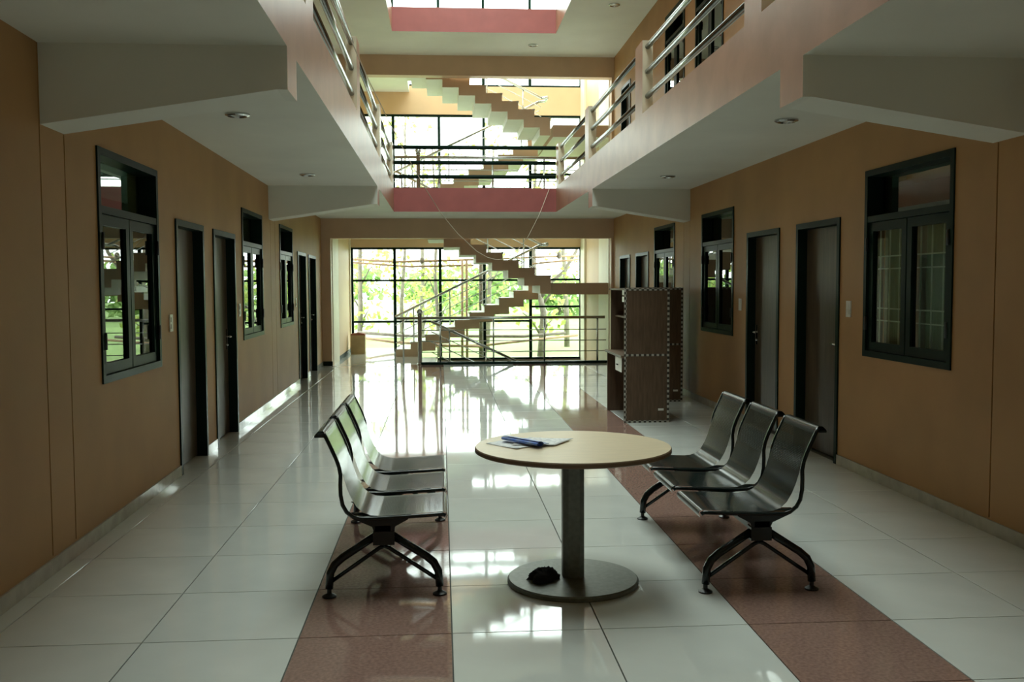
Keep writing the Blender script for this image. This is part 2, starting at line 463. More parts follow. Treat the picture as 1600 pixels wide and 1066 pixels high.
OPP = 'opposite the workstations'
BEH = 'on the wall behind the workstations'
window(WL, LWIN[0], 'dark green two-sash window with transom before the first door, ' + OPP, blind=False)
window(WL, LWIN[1], 'dark green two-sash window just past the second door, ' + OPP)
window(WL, LWIN[2], 'dark green two-sash window just before the third door, ' + OPP)
window(WR, RWIN[0], 'large dark green window with curtains and pale grille behind its panes', grille=True, blind=True)
window(WR, RWIN[1], 'dark green window between a wooden workstation and a brown door')
window(WR, RWIN[2], 'small-looking dark green window seen above the top of the wooden workstations')
window(WR, RUW[0], 'dark green upstairs window behind the longest balcony rails')
window(WR, RUW[1], 'dark green upstairs window partly hidden by a balcony post')
door(WL, LDOOR[0], 'brown flush door beside the big window, first of the row opposite the workstations', knob=False)
door(WL, LDOOR[1], 'brown flush door with lever handle, second of the row opposite the workstations')
door(WL, LDOOR[2], 'narrow-looking dark door, third of the row opposite the workstations')
door(WL, LDOOR[3], 'dark door next to the stair opening, last of the row opposite the workstations')
door(WR, RDOOR[0], 'tall brown door beside the curtained window, behind the three-seat bench', handle_far=False)
door(WR, RDOOR[1], 'greyish brown door with steel lever handle between another door and a window')
door(WR, RDOOR[2], 'distant dark door next to the small window above the workstation')
door(WR, RDOOR[3], 'distant dark door in the hall corner beside the stair opening, above the workstation')
door(WR, RUD[0], 'upstairs door at the end of the balcony by the stair', knob=False)

def switch(P, y, z, label):
    m = Matrix.Translation(P['loc']) @ Matrix.Rotation(P['rot'][2], 4, 'Z'); sg = P['sg']
    root = thing('light_switch', label, 'switch', m @ Vector((0, y - 8.3, z)), P['rot'][2], 'wall switch plates')
    b = MB(); b.box(0, sg * .010, -.045, .045, -.07, .07); pl = b.build('switch_plate', M['switch'], root)
    for zz in (-.028, .028):
        b = MB(); b.box(sg * .010, sg * .016, -.022, .022, zz - .018, zz + .018); b.build('rocker', M['switch'], pl)
switch(WL, 8.07, 1.306, 'white switch plate between the big window and the first door, ' + OPP)
switch(WL, 10.97, 1.337, 'white switch plate between the second door and the next window, ' + OPP)
switch(WL, 15.60, 1.339, 'white switch plate between the last window and third door, ' + OPP)
switch(WR, 8.05, 1.388, 'white switch plate between the curtained window and tall brown door')
switch(WR, 11.07, 1.365, 'white switch plate between the grey-brown door and window, ' + BEH)

# ------------------------------------------------------------------ slabs, fascias, beams
def white_except(o, axis, sign=0):
    """paint every face white except those looking along one axis (and its top)"""
    o.data.materials.append(M['soffit'])
    for p in o.data.polygons:
        n = p.normal[axis]
        ok = (abs(n) > .9) if sign == 0 else (n * sign > .9)
        if not ok and p.normal.z < .9: p.material_index = 1
for lv, z in ((1, ZC), (2, ZC + ST)):
    word = {1: 'over the ground floor', 2: 'over the upper storey'}[lv]
    b = MB()
    b.box(-5.2, XVL - .11, YN, YF, z, z + .28); b.box(XVR + .11, 6.4, YN, YF, z, z + .28)
    b.box(XVL - .11, XVR + .11, YV + .11, YF, z, z + .28); b.box(XVL - .11, XVR + .11, YN, YN + 1.6, z, z + .28)
    b.box(XVL - .11, XVL, YV, YV + .11, z, z + .28); b.box(XVR, XVR + .11, YV, YV + .11, z, z + .28)
    struct('ceiling', b, M['soffit'], 'white painted soffit ' + word + ' around the open atrium', 'ceiling')
    b = MB(); b.box(XVL - .11, XVL, YN + 1.6, YV, z, z + .455)
    white_except(struct('balcony_fascia', b, M['fascia'], 'glossy salmon balcony edge ' + word + ', on the side opposite the workstations', 'balcony edge'), 0)
    b = MB(); b.box(XVR, XVR + .11, YN + 1.6, YV, z, z + .455)
    white_except(struct('balcony_fascia', b, M['fascia'], 'salmon balcony edge ' + word + ', on the workstation side', 'balcony edge'), 0)
    b = MB(); b.box(XVL, XVR, YV, YV + .11, z, z + .43)
    white_except(struct('balcony_fascia', b, M['red'], 'brick red cross edge of the atrium ' + word, 'balcony edge'), 1)
    # beam in front of the stairwell
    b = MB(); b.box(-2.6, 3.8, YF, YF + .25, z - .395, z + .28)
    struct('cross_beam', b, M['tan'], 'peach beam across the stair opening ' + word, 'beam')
b = MB()
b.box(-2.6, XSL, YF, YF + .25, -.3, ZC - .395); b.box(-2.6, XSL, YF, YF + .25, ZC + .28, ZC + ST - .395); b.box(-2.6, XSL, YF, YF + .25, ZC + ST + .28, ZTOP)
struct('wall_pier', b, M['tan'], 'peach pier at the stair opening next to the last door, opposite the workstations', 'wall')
b = MB()
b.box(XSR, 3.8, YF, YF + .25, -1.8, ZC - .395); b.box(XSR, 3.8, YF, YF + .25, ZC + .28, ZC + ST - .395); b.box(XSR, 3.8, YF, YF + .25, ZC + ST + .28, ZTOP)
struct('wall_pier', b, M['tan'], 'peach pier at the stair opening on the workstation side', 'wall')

def haunch(xw, xt, y0, y1, label, zt=2.70, zw=2.49):
    s = 1 if xt > xw else -1
    b = MB(); b.prism([(xw - s * .1, zw - .01), (xt - s * .06, zt), (xt - s * .06, ZC), (xw - s * .1, ZC)], lambda p, t: (p[0], t, p[1]), y0, y1)
    o = struct('haunched_beam', b, M['soffit'], label, 'beam')
    b = MB(); b.box(xt - s * .06, xt, y0, y1, zt, ZC)
    white_except(b.build('beam_end', M['fascia'], o), 0, s)
haunch(-2.24, XVL, 5.50, 5.85, 'white tapering beam under the balcony above the big window, opposite the workstations')
haunch(-2.33, XVL, 13.1, 13.5, 'white tapering beam further along under the balcony opposite the workstations')
haunch(3.47, XVR, 5.55, 5.93, 'white tapering beam under the balcony above the curtained window')
haunch(3.47, XVR, 13.4, 13.76, 'white tapering beam under the balcony above the workstations')

# roof
b = MB()
b.box(-5.2, XVL - .2, YN, YF + .3, ZTOP - .1, ZTOP + .15); b.box(XVR + .2, 6.4, YN, YF + .3, ZTOP - .1, ZTOP + .15)
b.box(XVL - .2, XVR + .2, YV, YF + .3, ZTOP - .1, ZTOP + .15); b.box(XVL - .2, XVR + .2, YN, YSK, ZTOP - .1, ZTOP + .15)
struct('roof', b, M['soffit'], 'white roof slab high above the atrium with a long skylight opening', 'roof')
sk = thing('skylight', 'long glazed skylight over the atrium', 'skylight', (0, 0, ZTOP + .15), kind='structure')
for i in range(10):
    y = YSK + i * (YV - YSK) / 10
    b = MB(); b.box(XVL - .2, XVR + .2, y + .03, y + (YV - YSK) / 10 - .03, .0, .008); b.build('pane', M['glass_sky'], sk)
    b = MB(); b.box(XVL - .2, XVR + .2, y - .03, y + .03, -.03, .03); b.build('glazing_bar', M['dgreen'], sk)

sk = thing('skylight', 'unseen glazed roof added over the stairwell to brighten it', 'skylight', (0, 0, ZTOP + .05), kind='structure')  # unseen glass roof, added to let more light onto stairs and spandrels
for i in range(5):
    x = XSL + i * (XSR - XSL) / 5
    b = MB(); b.box(x + .03, x + (XSR - XSL) / 5 - .03, YF + .3, YG + .12, .0, .008); b.build('pane', M['glass_sky'], sk)
    b = MB(); b.box(x - .03, x + .03, YF + .3, YG + .12, -.03, .03); b.build('glazing_bar', M['dgreen'], sk)

# balcony posts and rails
PY = {'a': [(6.30, 6.66), (10.06, 10.43), (13.75, 14.08), (17.30, 17.63)], 'b': [(6.30, 6.66), (10.06, 10.43), (13.75, 14.08), (17.30, 17.63)]}
ordw = ['first', 'second', 'third', 'last']
bays = ['before the first post', 'between the first and second posts', 'between the second and third posts', 'between the third and last posts']
for sd, x0, x1, wd in (('a', XVL - .11, XVL, 'opposite the workstations'), ('b', XVR, XVR + .11, 'above the workstations')):
    for i, (a, c) in enumerate(PY[sd]):
        b = MB(); b.box(x0, x1, a, c, ZC + .455, 4.15, 0)
        o = b.build('balcony_post', [M['cream']])
        me = o.data; me.materials.append(M['fascia'])
        for p in me.polygons:
            if abs(p.normal.x) > .9: p.material_index = 1
        tag(o, 'short square masonry post, %s along the balcony %s' % (ordw[i], wd), 'post', 'balcony posts')
    xc = (x0 + x1) / 2
    ys = [-.8] + [v for q in PY[sd] for v in q][:-1]
    for i, (a, c) in enumerate(zip(ys[0::2], ys[1::2])):
        root = thing('balcony_railing', 'three steel tube rails %s of the balcony %s' % (bays[i], wd), 'railing', (xc, a, ZC + .455), 0, 'balcony rails')
        for z in (4.085, 3.83, 3.575):
            b = MB(); b.tube([(0, 0, z - ZC - .455), (0, c - a, z - ZC - .455)], .029, 12)
            b.build('rail', M['railsteel'], root)
root = thing('balcony_railing', 'three dark tube rails over the brick red edge in front of the stair', 'railing', (0, YV + .055, ZC + .43), 0, 'balcony rails')
for z in (4.107, 3.831, 3.577):
    b = MB(); b.tube([(XVL, 0, z - ZC - .43), (XVR, 0, z - ZC - .43)], .036, 12); b.build('rail', M['dgreen'], root)

# ceiling downlights
for i, (x, y, z, lb) in enumerate(((-1.6, 7.67, ZC, 'round recessed lamp in the soffit past the first tapering beam, opposite the workstations'), (-1.62, 11.73, ZC, 'round recessed lamp before the second tapering beam, opposite the workstations'),
        (2.775, 7.72, ZC, 'round recessed lamp in the soffit near the curtained window'), (2.76, 11.77, ZC, 'round recessed lamp in the soffit before the workstations'),
        (1.745, 18.48, ZC + ST, 'round recessed lamp in the upper ceiling near the stair beam'), (2.816, 15.78, ZC + ST, 'round recessed lamp in the upper ceiling over the workstation side'))):
    root = thing('ceiling_downlight', lb, 'lamp', (x, y, z), 0, 'recessed ceiling lamps')
    b = MB(); b.lathe([(.095, 0), (.095, -.012), (.075, -.022), (.07, -.010)], n=24); b.build('trim_ring', M['steel'], root)
    b = MB(); b.lathe([(.068, -.002), (.066, -.009), (.03, -.012)], n=24); b.build('lamp_lens', M['lens'], root)

# ------------------------------------------------------------------ stairwell shell
b = MB()
b.box(XSL - .3, XSL, YF + .25, YG + .1, -1.8, ZTOP)
struct('wall_stair_side', b, M['peach'], 'orange side wall of the stairwell by the carton', 'wall')
b = MB(); b.box(XSL, XSL + .012, YF + .25, YF + 1.35, 0, ZTOP)
struct('trim_1', b, M['cream'], 'wide cream strip on the stairwell wall before the carton', 'trim')
b = MB(); b.box(XSL, XSL + .03, YG - .25, YG - .06, 0, ZTOP)
struct('trim_2', b, M['cream'], 'narrow cream strip on the stairwell wall behind the carton', 'trim')
b = MB(); b.box(XSR, XSR + .3, YF + .25, YG + .1, -1.8, ZTOP)
struct('wall_stair_side', b, M['peach'], 'orange side wall of the stairwell beside the mid landing', 'wall')
b = MB(); b.box(XSR - .012, XSR, YF + .25, YF + 1.5, -1.8, ZTOP)
struct('trim_3', b, M['cream'], 'wide cream strip on the stairwell wall in front of the mid landing', 'trim')
b = MB(); b.box(XSR - .05, XSR, YG - .7, YG - .06, -1.8, ZTOP)
struct('trim_4', b, M['cream'], 'cream strip on the stairwell wall beside the glass at the mid landing', 'trim')
b = MB(); b.box(XSL, XSL + .015, YF + 1.35, YG - .25, 0, .09); b.box(XSL - .25, XSL + .015, YF - .012, YF, 0, .09)
struct('baseboard_stair', b, M['dgreen'], 'dark skirting in the stair lobby', 'baseboard')
b = MB(); b.box(-.5, XSR, YF + .02, YG + .1, -1.95, -1.85)
struct('basement_floor', b, M['concrete'], 'grey floor at the foot of the descending stair', 'floor')
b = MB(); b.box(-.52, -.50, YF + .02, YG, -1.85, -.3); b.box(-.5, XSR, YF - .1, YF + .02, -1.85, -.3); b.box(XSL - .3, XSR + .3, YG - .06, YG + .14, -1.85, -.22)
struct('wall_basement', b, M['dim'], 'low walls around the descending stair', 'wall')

# glazed stair wall, one window per storey
def glazed(z0, z1, label, mull, trans, zleft=None):
    WN[0] += 1
    root = thing('window_%d' % WN[0], label, 'window', (0, YG, 0), kind='structure')
    xl, xr = -2.17, 3.37
    xs = [xl] + mull + [xr]
    fw = .035
    b = MB(); b.box(xl - .05, xr + .05, -.05, .05, z1 - .05, z1); b.box(xl - .05, xr + .05, -.05, .05, z0, z0 + .05)
    b.box(xl - .05, xl + .02, -.05, .05, z0 + .05, z1 - .05); b.box(xr - .02, xr + .05, -.05, .05, z0 + .05, z1 - .05)
    b.build('window_frame', M['dgreen'], root)
    for x in mull:
        b = MB(); b.box(x - fw, x + fw, -.045, .045, z0 + .05, z1 - .05); b.build('mullion', M['dgreen'], root)
    for i, (a, c) in enumerate(zip(xs, xs[1:])):
        zz = [z0 + .05] + trans[i] + [z1 - .05]
        for z in trans[i]:
            b = MB(); b.box(a + .02, c - .02, -.035, .035, z - .025, z + .025); b.build('transom', M['dgreen'], root)
        for e, f in zip(zz, zz[1:]):
            b = MB(); b.box(a + fw, c - fw, -.004, .004, e + .02, f - .02); b.build('pane', M['glass_clear'], root)
mull = [-1.157, -.058, 1.018, 2.146]
tr = [[.723, 1.722], [.723, 1.722], [.723, 1.722], [.723, 1.722], [1.07, 1.73]]
glazed(-.22, 2.52, 'wide dark-framed glazed wall behind the ground floor stair', mull, tr)
glazed(3.08, 5.70, 'wide dark-framed glazed wall behind the upper flights of stairs', mull, [[z + ST for z in t] for t in tr])
glazed(6.37, 8.95, 'wide dark-framed glazed wall at the top storey of the stairwell', mull, [[z + ST * 2 for z in t] for t in tr])
b = MB()
for z0, z1 in ((2.52, 3.08), (5.70, 6.37), (8.95, ZTOP)): b.box(XSL - .05, XSR + .05, YG - .09, YG + .12, z0, z1)
for x0, x1 in ((XSL - .05, -2.22), (3.42, XSR + .05)): b.box(x0, x1, YG - .06, YG + .1, -.2, ZTOP)
struct('wall_spandrel', b, M['peach'], 'peach bands between the glazed walls of the stairwell', 'wall')

# ------------------------------------------------------------------ stairs (folded plates)
FN, FFAR = (19.72, 21.45), (21.75, 23.32)
def flight(x0, z0, d, n, run, rise, yy, label):
    root = thing('stair_flight', label, 'stairs', (x0, yy[0], z0), kind='structure')
    me = None
    b = MB(); a, c = 0, d * run; z = rise
    poly = [(a, z), (c, z), (c, z - .21), (c - d * .11, z - .21), (c - d * .11, z - .37), (a, z - .37)]
    if d < 0: poly = poly[::-1]
    b.prism(poly, lambda p, t: (p[0], t, p[1]), 0, yy[1] - yy[0], 0, 1)
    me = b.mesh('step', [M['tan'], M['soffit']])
    nb = MB(); nb.box(-d * .012, d * .04, -.006, yy[1] - yy[0], rise - .028, rise + .004)
    nm = nb.mesh('nosing', M['skirt'])
    for k in range(n):
        s = link('step', me, root, (d * k * run, 0, k * rise))
        link('nosing', nm, s)
    return root
for lv in (0, 1):
    z = lv * ST; wd = ('ground floor', 'upper floor')[lv]
    flight(-1.07, z, 1, 10, .334, .164, FFAR, 'peach folded-plate flight rising away from the carton side, %s, next to the glass' % wd)
    flight(2.215, z + 1.64, -1, 10, .329, .158, FN, 'peach folded-plate flight from the mid landing up, %s, in front' % wd)
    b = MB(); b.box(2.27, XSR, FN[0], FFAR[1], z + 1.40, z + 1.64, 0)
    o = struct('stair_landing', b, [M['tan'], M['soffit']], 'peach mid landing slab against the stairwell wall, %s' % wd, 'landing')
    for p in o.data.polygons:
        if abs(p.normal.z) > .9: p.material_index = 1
    b = MB(); b.box(XSL, -.76, FN[1] + .02, YG - .1, z + ST - .22, z + ST); b.box(XSL, -1.08, YF + .25, FN[1] + .02, z + ST - .22, z + ST)
    struct('stair_landing', b, M['soffit'], 'cream floor landing at the head of the %s stair' % wd, 'landing')
flight(-.47 + 3.3, -1.58, -1, 10, .329, .158, FN, 'peach flight of steps descending below the hall floor behind the steel railing')

def rail_set(name, label, A, B, hgt, nposts, foot=None, r=.028, z_ext=None):
    """sloping railing from floor point A to floor point B: handrail, three thin rails, posts"""
    A = Vector(A); B = Vector(B)
    root = thing(name, label, 'railing', A)
    D = B - A
    b = MB(); b.tube([(0, 0, hgt), tuple(D + Vector((0, 0, hgt)))], r, 12); b.build('handrail', M['steel'], root)
    for k in (.25, .5, .75):
        b = MB(); b.tube([(0, 0, hgt * k), tuple(D + Vector((0, 0, hgt * k)))], .009, 6); b.build('thin_rail', M['steel'], root)
    for i in range(nposts):
        t = (i + .5) / nposts; q = D * t
        b = MB(); b.tube([tuple(q), tuple(q + Vector((0, 0, hgt)))], .016, 8); b.build('baluster', M['steel'], root)
    return root
for lv in (0, 1):
    z = lv * ST; wd = ('ground floor', 'upper floor')[lv]
    yr = FFAR[0] + .06
    r1 = rail_set('stair_railing', 'steel handrail on the %s flight next to the glass' % wd, (-1.07, yr, z + .10), (2.2, yr, z + 1.70), .80, 4)
    r2 = rail_set('stair_railing', 'steel handrail climbing back from the mid landing, %s' % wd, (2.2, FN[1] - .06, z + 1.70), (-1.0, FN[1] - .06, z + ST + .08), .80, 4)
    b = MB(); b.tube([(0, 0, .8), (.12, -.05, .8), (.14, -.27, .8), (.12, -.47, .8), (0, FN[1] - .06 - yr, .8)], .026, 10)
    b.build('return_bend', M['steel'], r1, (3.27, 0, 1.60))
rail_set('stair_railing', 'steel handrail slanting down below the hall floor', (-.25, 19.78, .02), (2.0, 19.78, -1.05), .84, 3)

def front_railing(z, label):
    root = thing('newel_railing', label, 'railing', (-.475, YF + .06, z))
    b = MB(); b.lathe([(.06, 0), (.06, .02), (.042, .03), (.042, .99), (.05, 1.0), (.05, 1.02)], n=20); n = b.build('newel_post', M['steel'], root)
    b = MB(); b.lathe([(.012, -.062), (.035, -.05), (.055, -.025), (.062, 0), (.055, .025), (.035, .05), (.012, .06)], (0, 0, 1.07), 20); b.build('newel_ball', M['steel'], n)
    b = MB(); b.tube([(-.46, 0, .94), (3.77, 0, .94)], .03, 12); b.build('handrail', M['steel'], root)
    for zz in (.693, .472, .251):
        b = MB(); b.tube([(.0, 0, zz), (3.8, 0, zz)], .010, 8); b.build('thin_rail', M['steel'], root)
    for x in (-.33, .41, 1.49, 2.53, 3.62):
        b = MB(); b.tube([(x, 0, .0), (x, 0, .94)], .017, 10); b.build('baluster', M['steel'], root)
    b = MB(); b.box(.02, 3.88, -.05, .05, 0, .05); b.build('kerb', M['dgreen'], root)
front_railing(0, 'stainless railing with ball-topped newel guarding the descending stair')
front_railing(ST, 'stainless railing with ball-topped newel at the upper floor stair head')

# ------------------------------------------------------------------ round table and what is on it
t = thing('round_table', 'round table with pale wood top on a grey pedestal', 'table', (.662, 5.09, 0))
b = MB(); b.lathe([(.515, .714), (.527, .720), (.527, .738), (.522, .744)], n=96, ms=[1, 1, 1, 0])
b.build('table_top', [M['tabletop'], M['tabledge']], t)
b = MB(); r8 = .0575
oc = [(r8, -.03), (r8, .03), (.03, r8), (-.03, r8), (-r8, .03), (-r8, -.03), (-.03, -r8), (.03, -r8)]
b.prism(oc, lambda p, q: (p[0], p[1], q), .028, .70); b.build('pedestal', M['tmetal'], t)
b = MB(); b.box(-.2, .2, -.03, .03, .69, .714); b.box(-.03, .03, -.2, .2, .69, .714); b.build('top_bracket', M['tmetal'], t)
b = MB(); b.lathe([(.352, 0), (.354, .006), (.354, .020), (.346, .028), (.06, .032)], n=72); b.build('base_disc', M['tmetal'], t)

def sheet(name, pts, z, label, material, seed, amp=.002):
    """a slightly wavy sheet of paper from four corners"""
    rr = random.Random(seed); n = 9; b = MB()
    P = [Vector((*p, 0)) for p in pts]
    for s_ in (0, 1):
        for i in range(n):
            for j in range(n):
                u, v = i / (n - 1), j / (n - 1)
                q = P[0] * (1 - u) * (1 - v) + P[1] * u * (1 - v) + P[2] * u * v + P[3] * (1 - u) * v
                h = amp * (1 + math.sin(u * 5 + seed) * math.cos(v * 4 + seed * 2)) * (.4 + .6 * abs(u - .5) * 2)
                b.v.append((q.x, q.y, z + h + (.0012 if s_ else 0)))
    for s_ in (0, 1):
        for i in range(n - 1):
            for j in range(n - 1):
                k = s_ * n * n + i * n + j; q = [k, k + n, k + n + 1, k + 1]
                b.face(q if s_ else q[::-1], 0, True)
    ring = [i * n for i in range(n)] + [(n - 1) * n + j for j in range(1, n)] + [i * n + n - 1 for i in range(n - 2, -1, -1)] + [j for j in range(n - 2, 0, -1)]
    for i in range(len(ring)):
        a, c = ring[i], ring[(i + 1) % len(ring)]
        b.face([a, c, c + n * n, a + n * n])
    o = b.build(name, material)
    return tag(o, label, 'newspaper', 'papers on the round table')
sheet('newspaper', [(.20, 5.19), (.35, 4.99), (.55, 5.16), (.38, 5.36)], .7445, 'white newspaper sheet lying under the rolled blue paper, near the table rim', M['paper'], 3)
sheet('newspaper', [(.33, 5.10), (.56, 5.06), (.69, 5.27), (.45, 5.33)], .7502, 'white newspaper sheet spread toward the middle of the round table', M['paper'], 8)
roll = thing('rolled_newspaper', 'rolled blue and white newspaper lying on the open sheets', 'newspaper', (.39, 5.13, .766), 0, None)
b = MB(); n = 46; pr = []
for i in range(n):
    a = i / (n - 1) * 2 * math.pi * 2.3; r_ = .004 + .016 * i / (n - 1)
    pr.append((r_ * math.cos(a) * 1.5, r_ * math.sin(a) * .72))
d1 = Vector((.60, -.80, 0)).normalized(); d2 = Vector((.80, .60, 0))
b.v = []
for tt in (-.145, .145):
    for (u, v) in pr: b.v.append(tuple(d1 * tt + d2 * u + Vector((0, 0, v + .001))))
for i in range(n - 1): b.face([i, i + 1, n + i + 1, n + i], 0, True)
b.build('paper_roll', M['blue'], roll)
b = MB(); fl_ = [(-.12, .012, .004), (.13, .012, .004), (.135, .075, -.008), (-.06, .085, -.004)]
for dz in (0, .003): b.v += [tuple(d1 * p[0] + d2 * p[1] + Vector((0, 0, p[2] + dz))) for p in fl_]
b.face([0, 3, 2, 1]); b.face([4, 5, 6, 7])
for i in range(4): b.face([i, (i + 1) % 4, 4 + (i + 1) % 4, 4 + i])
b.build('loose_page', M['blue'], roll)

# crumpled black cloth on the base
b = MB(); rr = random.Random(5); nu, nv = 22, 11
for i in range(nv + 1):
    ph = math.pi / 2 * i / nv
    for j in range(nu):
        th = 2 * math.pi * j / nu
        k = 1 + .18 * math.sin(3 * th + 1.2) * math.sin(ph) + .16 * math.sin(5 * th + 4 * ph) + .12 * rr.uniform(-1, 1) * math.sin(ph)
        z = .062 * math.cos(ph) ** .7 * (1 + .30 * math.sin(2 * th + .6) * math.sin(ph) + .16 * rr.uniform(-1, 1)) if i < nv else 0
        b.v.append((.078 * k * math.sin(ph) * math.cos(th), .055 * k * math.sin(ph) * math.sin(th), max(0, z)))
for i in range(nv):
    for j in range(nu):
        k = (j + 1) % nu
        b.face([i * nu + j, (i + 1) * nu + j, (i + 1) * nu + k, i * nu + k], 0, True)
tag(b.build('crumpled_cloth', M['cloth'], None, (.494, 5.03, .0318), (0, 0, .1)), 'crumpled black cloth lying on the round table base', 'cloth')

# ------------------------------------------------------------------ three-seat steel benches
PROF = [(.318, .398), (.330, .418), (.324, .436), (.30, .441), (.20, .434), (.08, .428), (-.02, .424), (-.065, .428), (-.105, .443), (-.137, .472), (-.165, .52), (-.185, .57),
        (-.203, .63), (-.213, .665), (-.227, .71), (-.25, .765), (-.278, .825), (-.290, .855), (-.302, .868), (-.325, .866), (-.340, .852), (-.346, .838)]
TUBE = [(.318, .420), (.30, .428), (.20, .422), (.08, .416), (-.06, .411), (-.12, .413), (-.158, .424), (-.188, .448), (-.208, .485), (-.217, .535), (-.218, .59), (-.216, .64), (-.224, .685), (-.24, .73), (-.262, .78), (-.285, .83), (-.298, .858)]
def bench(cx, ynear, sg, label, first):
    SW, PITCH, NS = .465, .60, 3
    root = thing('waiting_bench', label, 'bench', (cx, ynear, 0), 0, 'three-seat steel benches')
    L = PITCH * (NS - 1) + SW
    b = MB(); b.box(-.045 * sg, .035 * sg, -.01, L + .01, .315, .375); b.build('beam', M['frameblk'], root)
    for k in range(NS):
        y0 = k * PITCH; y1 = y0 + SW
        b = MB(); acc = 0; arc = [0]
        for p, q in zip(PROF, PROF[1:]):
            acc += math.dist(p, q); arc.append(acc)
        cols = [0, .035, SW - .035, SW]
        for (x, z) in PROF:
            for c in cols: b.v.append((sg * x, y0 + c, z))
        nc = len(cols)
        for i in range(len(PROF) - 1):
            for c in range(nc - 1):
                q = [i * nc + c, i * nc + c + 1, (i + 1) * nc + c + 1, (i + 1) * nc + c]
                uv = [(arc[i], cols[c]), (arc[i], cols[c + 1]), (arc[i + 1], cols[c + 1]), (arc[i + 1], cols[c])]
                solid = c != 1 or i in (0, 1, 2, 6, 7, 8, 9, 10, 11, 16, 17, 18, 19, 20)
                if sg > 0: q = q[::-1]; uv = uv[::-1]
                b.face(q, 1 if solid else 0, True, uv)
        seat = b.build('seat', [M['perf'], M['frameblk']], root)
        for yy in (y0 - .004, y1 + .004):
            b = MB()
            pts = [(sg * x, yy, z) for (x, z) in TUBE]
            b.tube(pts, .0105, 8); b.build('side_tube', M['frameblk'], seat)
        for yy in (y0 + .10, y1 - .10):
            b = MB(); b.prism([(-.20, .418), (.17, .424), (.12, .400), (.05, .375), (-.06, .375), (-.15, .395)], lambda p, q: (sg * p[0], q, p[1]), yy - .012, yy + .012)
            b.build('seat_bracket', M['frameblk'], seat)
        b = MB(); b.box(sg * -.347, sg * -.30, y0 + .004, y1 - .004, .833, .845); b.build('top_lip', M['frameblk'], seat)
    for yy in (.02, L - .07):
        b = MB(); b.box(-.055, .055, yy - .035, yy + .035, .275, .345); lf_ = b.build('leg_hub', M['frameblk'], root)
        b = MB(); b.prism([(-.16, .415), (.13, .42), (.125, .405), (.06, .37), (.05, .345), (-.05, .345), (-.06, .37)], lambda p, q: (sg * p[0], q, p[1]), yy - .03, yy + .03)
        b.build('flared_bracket', M['frameblk'], lf_)
        for s in (-1, 1):
            b = MB(); b.tube([(s * .03, yy, .325), (s * .215, yy, .205), (s * .255, yy, .170), (s * .278, yy, .125), (s * .285, yy, .045)], .021, 12)
            leg = b.build('leg', M['frameblk'], root)
            b = MB(); b.tube([(0, yy, .262), (s * .025, yy, .252), (s * .06, yy, .228), (s * .272, yy, .082)], .011, 8); b.build('brace', M['frameblk'], leg)
            b = MB(); b.lathe([(.036, 0), (.037, .008), (.018, .018), (.012, .022), (.012, .05)], (s * .285, yy, 0), 16); b.build('foot', M['black'], leg)
    return root
bench(-.342, 4.92, 1, 'black perforated three-seat bench on the red strip facing the workstation wall', True)
bench(1.612, 4.83, -1, 'black perforated three-seat bench with its back to the workstation wall', False)

# ------------------------------------------------------------------ wooden workstations with dashed edge tape
def workstation(x0, y0, label):
    root = thing('workstation', label, 'workstation', (x0, y0, 0), 0, 'dark wooden workstations')
    w, d, h = .53, 1.15, 1.56; th = .022
    for y, nm in ((0, 'side_panel'), (d - th, 'side_panel')):
        b = MB(); b.prism([(0, .0), (w, 0), (w, h), (.045 if y else 0, h), (.045 if y else 0, .78), (0, .76)], lambda p, q: (p[0], q, p[1]), y, y + th)
        s = b.build(nm, M['wood'], root)
        if y == 0:
            e = .026
            for a, c, f, g in ((0, e, 0, h), (w - e, w, 0, h), (e, w - e, h - e, h), (e, w - e, 0, e), (e, w - e, .775, .775 + e)):
                b = MB(); b.box(a, c, -.003, 0, f, g); b.build('edge_tape', M['dash'], s)
            b = MB(); b.box(.40, .465, -.004, 0, .140, .165); b.build('sticker', M['switch'], s)
    b = MB(); b.box(w - .02, w - .002, th, d - th, .06, h - th); b.build('back_panel', M['wood'], root)
    b = MB(); b.box(.02, w, th, d - th, h - th, h); b.build('top_board', M['wood'], root)
    b = MB(); b.box(-.03, w - .02, th, d - th, .755, .780); c = b.build('counter', M['wood'], root)
    b = MB(); b.box(-.034, -.030, th, d - th, .755, .780); b.build('edge_tape', M['dash'], c)
    b = MB(); b.box(.10, w - .02, th, d - th, 1.20, 1.22); b.build('shelf', M['wood'], root)
    b = MB(); b.box(-.02, .40, .05, .42, .60, .74); dr = b.build('drawer', M['wood'], root)
    b = MB(); b.box(-.026, -.020, .04, .43, .585, .748); fr = b.build('drawer_front', M['switch'], dr)
    b = MB(); b.tube([(-.04, .20, .665), (-.04, .28, .665)], .008, 8); b.build('drawer_handle', M['black'], fr)
    for z in (1.40, 1.48):
        b = MB(); b.box(.035, .32, .03, .32, z, z + .062); b.build('letter_tray', M['switch'], root)
workstation(2.068, 10.96, 'dark wooden workstation with dashed pale tape edges standing on the tiles')
workstation(2.72, 12.9, 'dark wooden workstation partly hidden behind another, close to the wall')

